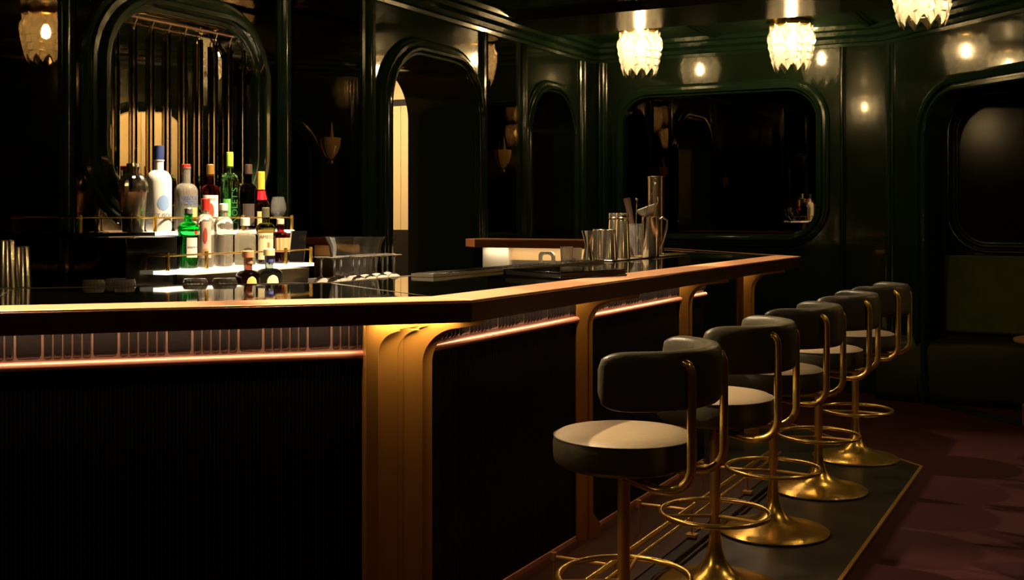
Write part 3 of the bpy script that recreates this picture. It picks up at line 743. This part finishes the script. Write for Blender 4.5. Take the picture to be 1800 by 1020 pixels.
label_patch(t, .0428, .022, .138, -.85, .85, paper); lettering(t, 'JAMESON', .021, .0434, .120, inkd, .28); label_patch(t, .0434, .075, .097, .15, .4, plain('brown_crest', (.4, .16, .05)), 'crest')
label_patch(t, .0432, .142, .152, -.9, .9, goldc, 'neck_band')
t = bottle(493, -3.27, ZL, .200, .040, 'dark ruby liqueur bottle half wrapped in peach paper', tint('ruby_glass', (.25, .01, .01)), nr=.016, sh=.60, cap=plain('peach_cap', (.75, .50, .35)), caph=.03, grp=G2)
mb = MB(); mb.lathe([(.043, .052), (.047, .085), (.050, .115)], 14, None, lambda i: 1.03 if i % 2 else .97, -PI*.9, -PI*.1); mb.build('paper_wrap', plain('peach_paper', (.80, .48, .22)), t, flat=True)
# squat tequila bottles in front on the counter
G3 = 'tequila bottles on the back counter'
for px_, r_, gl, cc, ring, lab, lm in ((436, .050, 'dark_rose_glass', (.16, .04, .02), (.70, .35, .22), 'dark brown round tequila bottle with rosy stopper and yellow oval label', plain('yellow_label', (.80, .62, .20))),
                                   (473, .056, 'smoke_blue_glass', (.25, .32, .28), (.10, .10, .35), 'smoky round tequila bottle with wooden stopper, blue neck ring and cream oval label', paper)):
    t = bottle(px_, -3.10, 1.05, .212 if px_ > 440 else .208, r_, lab, tint(gl, cc), nr=.017, sh=.50, cap=plain('wood_stopper_%d' % px_, (.62, .50, .26) if px_ > 440 else (.55, .22, .10)), caph=.028, capr=.024, grp=G3)
    MB().lathe([(.0178, .154), (.0185, .156), (.0185, .180), (.0178, .182)], 24).build('neck_ring', plain('ring_%d' % px_, ring), t)
    label_patch(t, r_*1.012, .045, .105, -.1 if px_ < 440 else -.15, .75, lm, 'oval_label', oval=True)
# black menu cards leaning at each end
def card(px, n, z, label, lean, rz, w_=.13, h_=.16):
    c = atn(px, n, z+.001); t = thing('menu_folder', label, 'menu folder', c, math.atan2(c.y, c.x)-PI/2+rz)
    r = Matrix.Rotation(lean, 4, 'X')
    MB().box(-w_/2, w_/2, -.006, .006, 0, h_, r).build('cover', M['black'], t, bevel=.002)
    MB().box(-w_/2-.001, -w_/2+.006, -.0075, .0075, 0, h_, r).build('spine', M['steelb'], t)
    return t
card(292, -3.33, ZL, 'black menu folder leaning on the lower shelf left of the green gin', -.3, -.5, .11, .135)
card(520, -3.27, ZL, 'black menu folder leaning at the right end of the lower shelf', -.3, -.35, .075, .15)

# ------------------------------------------------------------------ glasses on the service ledge
ZS = 1.1015
def inner_pt(px, off):     # point behind the inner edge of the left run, seen at px
    t_ = (px-900)/2000; q = Vector((-B.y, B.x, 0)); o_ = I1+q*off
    k = (o_.x-t_*o_.y)/(t_*B.y-B.x); return o_+B*k
tum = None
tl = ['short ribbed tumbler upside down, farthest left on the steel ledge', 'short ribbed tumbler upside down, behind and left in the pair near the cupboard',
      'short ribbed tumbler upside down, front right of the pair near the cupboard', 'short wide ribbed tumbler in front of the green gin bottle', 'short wide ribbed tumbler in front of the dark rum bottles']
for k, (px_, off) in enumerate(((165, .07), (203, .14), (219, .06), (343, .08), (395, .08))):
    p = inner_pt(px_, off); p.z = ZS
    if tum is None:
        tum = thing('tumbler', tl[0], 'glass', p, 0, 'ribbed tumblers on the steel ledge')
        MB().lathe([(.040, 0), (.041, .002), (.039, .055), (.034, .068), (0, .070), (0, .058), (.032, .054), (.036, .03), (.038, 0)], 40, None, lambda i: 1.015 if i % 2 else .985).build('glass_body', M['cut'], tum, flat=True)
    else:
        o = dup(tum, p, 0.3*k, tl[k])
        if k > 2: o.scale = (1.18, 1.18, .95)
tins = [(8, .05, .215, 'tall polished steel shaking tin upside down at the far left, front'), (-40, .08, .200, 'polished steel shaking tin upside down, cut by the left frame edge'), (35, .132, .190, 'polished steel shaking tin upside down, right one of the left-edge group')]
def tin_mb(h, rb=.046, rt=.033):
    return MB().lathe([(rb-.002, 0), (rb, .001), (rb, .004), (rb*.98, .008), (rt, h-.006), (rt-.003, h), (rt-.006, h-.004), (0, h-.005)], 40)
tinm = None
for px_, off, h_, lab in tins:
    p = inner_pt(px_, off); p.z = ZS
    if tinm is None: tinm = tin_mb(.215).build('shaking_tin', M['steel'], None, Matrix.Translation(p)); o = tinm
    else: o = tinm.copy(); COL.objects.link(o); o.location = p; o.scale = (1, 1, h_/.215)
    tag(o, lab, 'shaking tin', 'shaking tins at the left edge')
# coupes upside down
coupe = None
cps = []
for r_ in range(5):
    for k in range(7):
        cps.append((568+k*18.5+(r_ % 2)*9, .03+r_*.062))
cps = [c for c in cps if c[0] < 686]
cn = 0
def ledge_pt(px, off):     # behind the inner edge of the long run
    t_ = (px-900)/2000; o_ = I1-N*off; k = (t_*o_.y-o_.x)/(U.x-t_*U.y); return o_+U*k
q_ = Vector((-B.y, B.x, 0))
cands = []
for a in range(9):
    for b in range(3):
        p = I1 + q_*(.048+b*.076) + B*(-.16+a*.078+(b % 2)*.04)
        if p.dot(N) < I1.dot(N)-.04 or (p-I1).dot(B) < -.03: cands.append(p)
for a in range(5):
    for b in range(2):
        cands.append(I1 + U*(.26+a*.085) - N*(.05+b*.09))
kept = []
for p in cands:
    if all((p-o_).length > .073 for o_ in kept) and -(p-I1).dot(N) > -.3: kept.append(p)
kept = [p for p in kept if 556 < 900+2000*p.x/p.y < 694]
words_ = ['beside the brass shelf post', 'near the steel tray']
for i, p in enumerate(sorted(kept, key=lambda v: v.x/v.y)):
    p = p.copy(); p.z = ZS
    lab = 'cut-glass coupe standing upside down in the dense group below the glass bowl'
    if coupe is None:
        coupe = thing('coupe_glass', lab, 'glass', p, 0, 'coupe glasses upside down behind the bar')
        MB().lathe([(.036, 0), (.037, .001), (.035, .03), (.022, .052), (.006, .060), (.004, .066), (.0035, .125), (.01, .131), (.033, .135), (.034, .137), (0, .138), (0, .137), (0, .054), (.02, .047), (.033, .028), (.035, 0)], 20, None, lambda i: 1.02 if i % 2 else .98).build('glass_body', M['cut'], coupe, flat=True)
    else: dup(coupe, p, i*.7)
# glass bowl behind the coupes, on a steel stand at the counter end
c = atn(624, -3.03, 1.12)
t = thing('glass_bowl', 'large flared clear glass bowl behind the upturned coupes', 'bowl', c, 0)
MB().lathe([(0, 0), (.085, 0), (.092, .006), (.108, .09), (.120, .15), (.138, .185), (.135, .186), (.117, .15), (.104, .09), (.088, .012), (0, .008)], 40).build('glass_body', M['glass'], t)
o = MB().box(-.15, .15, -.15, .15, 0, 1.119).build('steel_undercounter', M['steelb'], None, frame(Vector((c.x, c.y, 0)), U, N)); tag(o, 'brushed steel undercounter unit beneath the large glass bowl', 'cabinet')

# ------------------------------------------------------------------ things on the bar top, right run
tr = thing('bar_tray', 'long steel rail tray with black rubber mat along inner edge of bar', 'tray', mw=frame(SN(4.0, -2.50, ZT+.0012), U, N))
MB().box(0, 1.80, -.055, .055, 0, .003).box(0, 1.80, .050, .055, .003, .013).box(0, 1.80, -.055, -.050, .003, .013).box(0, .005, -.055, .055, .003, .013).box(1.795, 1.80, -.055, .055, .003, .013).build('steel_tray', M['steelb'], tr)
mb = MB(); mb.box(.14, 1.78, -.046, .046, .003, .010)
for k in range(54): mb.box(.15+k*.03, .17+k*.03, -.04, -.004, .010, .016).box(.15+k*.03, .17+k*.03, .004, .04, .010, .016)
mb.build('rubber_mat', M['rubber'], tr)
MB().box(.006, .13, -.05, .05, .003, .015).build('end_cover', M['steel'], tr, bevel=.003)
mb = MB().box(5.85, 7.15, -2.56, -2.42, ZT+.0008, ZT+.008)
tag(mb.build('steel_strip', M['steelb'], None, MS, bevel=.002), 'flat steel strip under the shaking tins on the bar top', 'strip')
ZP = ZT+.0085
def onbar(px, n=-2.49): return atn(px, n, ZP)
# jigger
t = thing('jigger', 'hourglass steel jigger left of the shaking tins', 'jigger', onbar(1034), 0)
MB().lathe([(.034, 0), (.035, .001), (.016, .085), (.036, .165), (.035, .165), (.014, .088), (0, .088)], 32).build('cups', M['steel'], t)
G4 = 'shaking tins on the bar top'
tinb = tin_mb(.170, .045, .036).build('shaking_tin', M['steel'], None, Matrix.Translation(onbar(1053, -2.52))); tag(tinb, 'short steel shaking tin upside down, next to the jigger', 'shaking tin', G4)
o = tinb.copy(); COL.objects.link(o); o.location = onbar(1071, -2.455); tag(o, 'short steel shaking tin upside down, in front of the tall stack', 'shaking tin')
for k, (px_, n_, lab) in enumerate(((1081, -2.53, 'tall steel shaking tin with stacked rims, left of the pair'), (1094, -2.46, 'tall steel shaking tin with stacked rims, beside the cut mixing glass'))):
    t = thing('tall_shaking_tin', lab, 'shaking tin', onbar(px_, n_), 0, G4)
    tin_mb(.225, .046, .036).build('lower_tin', M['steel'], t)
    MB().lathe([(.0365, .228), (.0375, .230), (.0375, .236), (.036, .238), (.036, .248), (.0375, .250), (.0375, .256), (.035, .262), (0, .262)], 32).build('upper_rims', M['steel'], t)
# small stacked glasses
g = thing('rocks_glass', 'small clear tumbler on the bar top left of the jigger', 'glass', onbar(1012, -2.49), 0, 'small tumblers by the jigger')
MB().lathe([(0, 0), (.028, 0), (.030, .002), (.034, .075), (.032, .075), (.028, .008), (0, .008)], 20, None, lambda i: 1.02 if i % 2 else .98).build('glass_body', M['cut'], g, flat=True)
dup(g, atn(996, -2.50, ZT+.0175), .4, 'small clear tumbler on the end of the rubber mat')
# mixing glass with tools
mg = thing('mixing_glass', 'diamond-cut mixing glass holding bar tools', 'glass', onbar(1117, -2.46), 0)
MB().lathe([(0, 0), (.040, 0), (.043, .004), (.043, .19), (.045, .2), (.042, .2), (.040, .19), (.039, .012), (0, .012)], 32, None, lambda i: 1.025 if i % 2 else .98).build('glass_body', M['cutclear'], mg, flat=True)
def leaning(name, base_, tip, r, m, label, cat, r2=None):
    v = tip-base_; t = thing(name, label, cat, base_, 0); MB().tube([(0, 0, 0), tuple(v*.5), tuple(v)], r, 14, rs=[r2 or r, (r+(r2 or r))/2, r]).build('shaft', m, t); return t
b0 = onbar(1117, -2.46); b0.z += .016
leaning('muddler', b0+Vector((.018, 0, 0)), b0+Vector((-.05, .02, .335)), .021, plain('dark_wood', (.09, .055, .035), .5), 'thick dark muddler leaning left out of the mixing glass', 'muddler', .010)
t = leaning('bar_spoon', b0+Vector((-.02, -.01, 0)), b0+Vector((.12, .02, .42)), .0025, M['steel'], 'long thin bar spoon leaning right with a small ball end', 'bar spoon')
MB().lathe([(0, -.008), (.006, -.004), (.008, 0), (.006, .004), (0, .008)], 12, Matrix.Translation(Vector((.14, .03, .42)))).build('ball_end', M['steel'], t)
t = leaning('cocktail_pick', b0+Vector((.0, .02, 0)), b0+Vector((.012, .03, .33)), .003, M['steel'], 'short upright steel bar tool in the mixing glass', 'bar tool')
MB().lathe([(0, -.008), (.006, -.004), (.008, 0), (.006, .004), (0, .008)], 12, Matrix.Translation(Vector((.012, .03, .33)))).build('ball_end', M['steel'], t)
# pitcher and strainer
pc = onbar(1143, -2.43)
t = thing('steel_pitcher', 'tall polished steel pitcher with slim looped handle', 'pitcher', pc, 0)
MB().lathe([(0, 0), (.052, 0), (.055, .005), (.052, .235), (.053, .24), (.050, .24), (.049, .01), (0, .008)], 36).build('body', M['steel'], t)
MB().tube([(.05, 0, .22), (.075, 0, .238), (.10, 0, .22), (.098, 0, .17), (.082, 0, .11), (.062, 0, .06), (.052, 0, .035)], .006, 10).build('handle', M['steel'], t)
st_ = thing('cocktail_strainer', 'perforated pale strainer resting on the pitcher rim', 'strainer', pc+Vector((-.02, -.01, .2405)), 0)
MB().lathe([(0, -.03), (.03, -.022), (.052, .0), (.060, .03), (.058, .03), (.05, .002), (.028, -.019), (0, -.027)], 32, Matrix.Translation((0, 0, .03)) @ Matrix.Rotation(-.35, 4, 'Y')).build('bowl', plain('pale_steel', (.92, .88, .78), .35, .2), st_)
MB().tube([(.05, 0, .055), (.07, 0, .09), (.066, 0, .12)], .005, 8).build('handle', M['steel'], st_)
# tall steel cylinder
t = thing('steel_tower', 'tall narrow polished steel cylinder behind the pitcher', 'drinks tower', atn(1153, -2.505, ZT+.0085), 0)
MB().lathe([(0, 0), (.058, 0), (.058, .008), (.052, .012), (.052, .48), (.054, .482), (.054, .492), (.05, .495), (0, .495)], 36).build('column', mat('dark_steel', (.50, .40, .30), .26, 1), t)
# black menu book lying on the top
bk = thing('menu_book', 'black menu book lying on the bar top near the copper border', 'menu book', mw=Matrix.Translation((.225, 4.80, ZT+.0015)) @ Matrix.Rotation(-.82, 4, 'Z'))
MB().box(-.17, .17, -.20, .20, 0, .006).box(-.17, .17, -.20, .20, .022, .028).box(-.17, -.163, -.2, .2, .006, .022).build('cover', M['black'], bk, bevel=.002)
MB().box(-.160, .165, -.195, .195, .0065, .0215).build('pages', M['blackmat'], bk)

# ------------------------------------------------------------------ stools
def back_grid(R, th, z0, z1, amax, na=56, nc=20):
    P = []; F = []
    for i in range(na+1):
        t_ = -1+2*i/na; a = amax*math.copysign(abs(t_)**.92, t_)
        e_ = max(0, (abs(a)-(amax-.42))/.42)
        k = max(.02, (1-e_**3)**(1/2.2)); zm = (z0+z1)/2+.004; hh = (z1-z0)/2*(.42+.58*k) if e_ < .999 else (z1-z0)/2*.40
        tt = th/2*max(.05, (1-e_**6)**.5)
        for j in range(nc):
            b = 2*PI*j/nc; cx = math.copysign(abs(math.cos(b))**.55, math.cos(b)); cz = math.copysign(abs(math.sin(b))**.42, math.sin(b))
            r = R-th/2+tt*cx; P.append((r*math.cos(a), r*math.sin(a), zm+hh*cz))
    for i in range(na):
        for j in range(nc): l = (j+1) % nc; F.append((i*nc+j, i*nc+l, (i+1)*nc+l, (i+1)*nc+j))
    F.append(tuple(range(nc))); F.append(tuple(na*nc+j for j in reversed(range(nc))))
    return MB().add(P, F)
rzN = math.atan2(N.y, N.x)
stool = thing('bar_stool', 'bar stool nearest the viewer, with green leather seat and brass base', 'bar stool', (.345, 3.51, .0125), rzN, 'green leather and brass bar stools along the bar')
# local x = away from bar
MB().lathe([(.0, .625), (.185, .625), (.205, .632), (.216, .645), (.219, .665), (.219, .700), (.214, .718)], 56).build('seat', M['leather'], stool)
MB().lathe([(.214, .7185), (.200, .728), (.160, .735), (.09, .739), (.0, .740)], 56).build('seat_top', M['leathertop'], stool)
tag(stool.children[-1], 'leather seat top, spotlight put into its paler colour')
MB().tube([(.2155*math.cos(a), .2155*math.sin(a), .7185) for a in [2*PI*k/64 for k in range(64)]], .0022, 6, closed=True).build('seat_piping', M['stitch'], stool)
bk_ = back_grid(.300, .058, .83, 1.003, math.radians(84)).build('backrest', M['leather'], stool, angle=60)
MB().tube([(.288*math.cos(a), .288*math.sin(a), .998) for a in [math.radians(-66+132*k/50) for k in range(51)]], .0022, 6).tube([(.258*math.cos(a), .258*math.sin(a), .998) for a in [math.radians(-66+132*k/50) for k in range(51)]], .0022, 6).build('backrest_seam', M['stitch'], bk_)
def support(sg):
    y = .155*sg; x = .268
    pts = [(.03, .06*sg, .602), (.09, .10*sg, .600), (.16, y*.95, .598), (.195, y, .600)]
    pts += [(.195+.075*math.sin(a), y, .675-.075*math.cos(a)) for a in [PI/2*k/8 for k in range(1, 9)]]
    pts += [(.270, y, .80), (.270, y, .93), (.268, y, .95), (.260, y, .966), (.248, y, .973), (.236, y, .970)]
    return MB().tube(pts, .0135, 14)
for sg in (1, -1): support(sg).build('back_support', M['brass'], stool)
MB().lathe([(0, .612), (.10, .612), (.11, .618), (.11, .624), (0, .624)], 32).build('seat_plate', M['blackmat'], stool)
MB().lathe([(0, .60), (.028, .60), (.028, .612), (0, .612)], 24).build('swivel_collar', M['brassdim'], stool)
MB().lathe([(.0195, .12), (.0195, .600), (0, .600)], 28).build('pole', M['brassdim'], stool)
MB().lathe([(0, 0), (.232, 0), (.242, .004), (.243, .009), (.235, .014), (.18, .024), (.12, .040), (.07, .066), (.042, .10), (.028, .14), (.0215, .19), (.0198, .23), (0, .23)], 64).build('trumpet_base', M['brass'], stool)
MB().tube([(.203*math.cos(a), .203*math.sin(a), .28) for a in [2*PI*k/64 for k in range(64)]], .0095, 12, closed=True).build('foot_ring', M['brass'], stool)
for k in range(3):
    a = math.radians(100+120*k)
    MB().tube([(.02*math.cos(a), .02*math.sin(a), .27), (.2*math.cos(a), .2*math.sin(a), .28)], .0065, 8).build('ring_spoke', M['brassdim'], stool)
sl = ['second bar stool from the viewer, behind the nearest one', 'third bar stool from the viewer, middle of the row of five', 'fourth bar stool from the viewer, between the middle stool and the farthest one', 'fifth and farthest bar stool, at the far end of the bar']
for k in range(1, 5):
    dup(stool, (.345+k*.405+(.012 if k in (1, 4) else 0), 3.51+k*.76, .0065 if k else .0125), rzN+[0, .03, -.02, .04, -.05][k], sl[k-1])
stool.location.z = .0065

# ------------------------------------------------------------------ banquette and table
bq = thing('banquette', 'green velvet banquette with dark upholstered seat in the booth at right', 'banquette', mw=MA)
pb = [(.02, .50), (.30, .50), (.36, .52), (.34, .60), (.22, 1.06), (.17, 1.09), (.02, 1.09)]
MB().prism(pb, -1.55, 1.0, lambda a, b, h: (h, a, b)).build('velvet_back', M['velvet'], bq, bevel=.015)
sp = [(.02, .0), (.62, .0), (.66, .05), (.68, .40), (.66, .45), (.60, .485), (.02, .498)]
MB().prism(sp, -1.55, 1.0, lambda a, b, h: (h, a, b)).build('seat', M['velvetdark'], bq, bevel=.012)
tb = thing('booth_table', 'low round table with brass rim and brass drum foot, cut by right edge', 'table', (3.70, 7.52, .001), 0)
MB().lathe([(0, .555), (.35, .555), (.35, .578), (0, .578)], 48).build('table_top', M['glow_table'], tb)
MB().lathe([(.350, .560), (.355, .562), (.355, .577), (.350, .579)], 48).build('rim', M['copper'], tb)
MB().lathe([(0, 0), (.30, 0), (.30, .13), (.28, .14), (.04, .15), (.035, .555), (0, .555)], 40).build('pedestal', M['brassdim'], tb)

# ------------------------------------------------------------------ turn the whole place so its walls run along the world axes
TURN = Matrix.Rotation(math.radians(27.5), 4, 'Z')
bpy.context.view_layer.update()
for o in list(sc.objects):
    if o.parent is None: o.matrix_world = TURN @ o.matrix_world
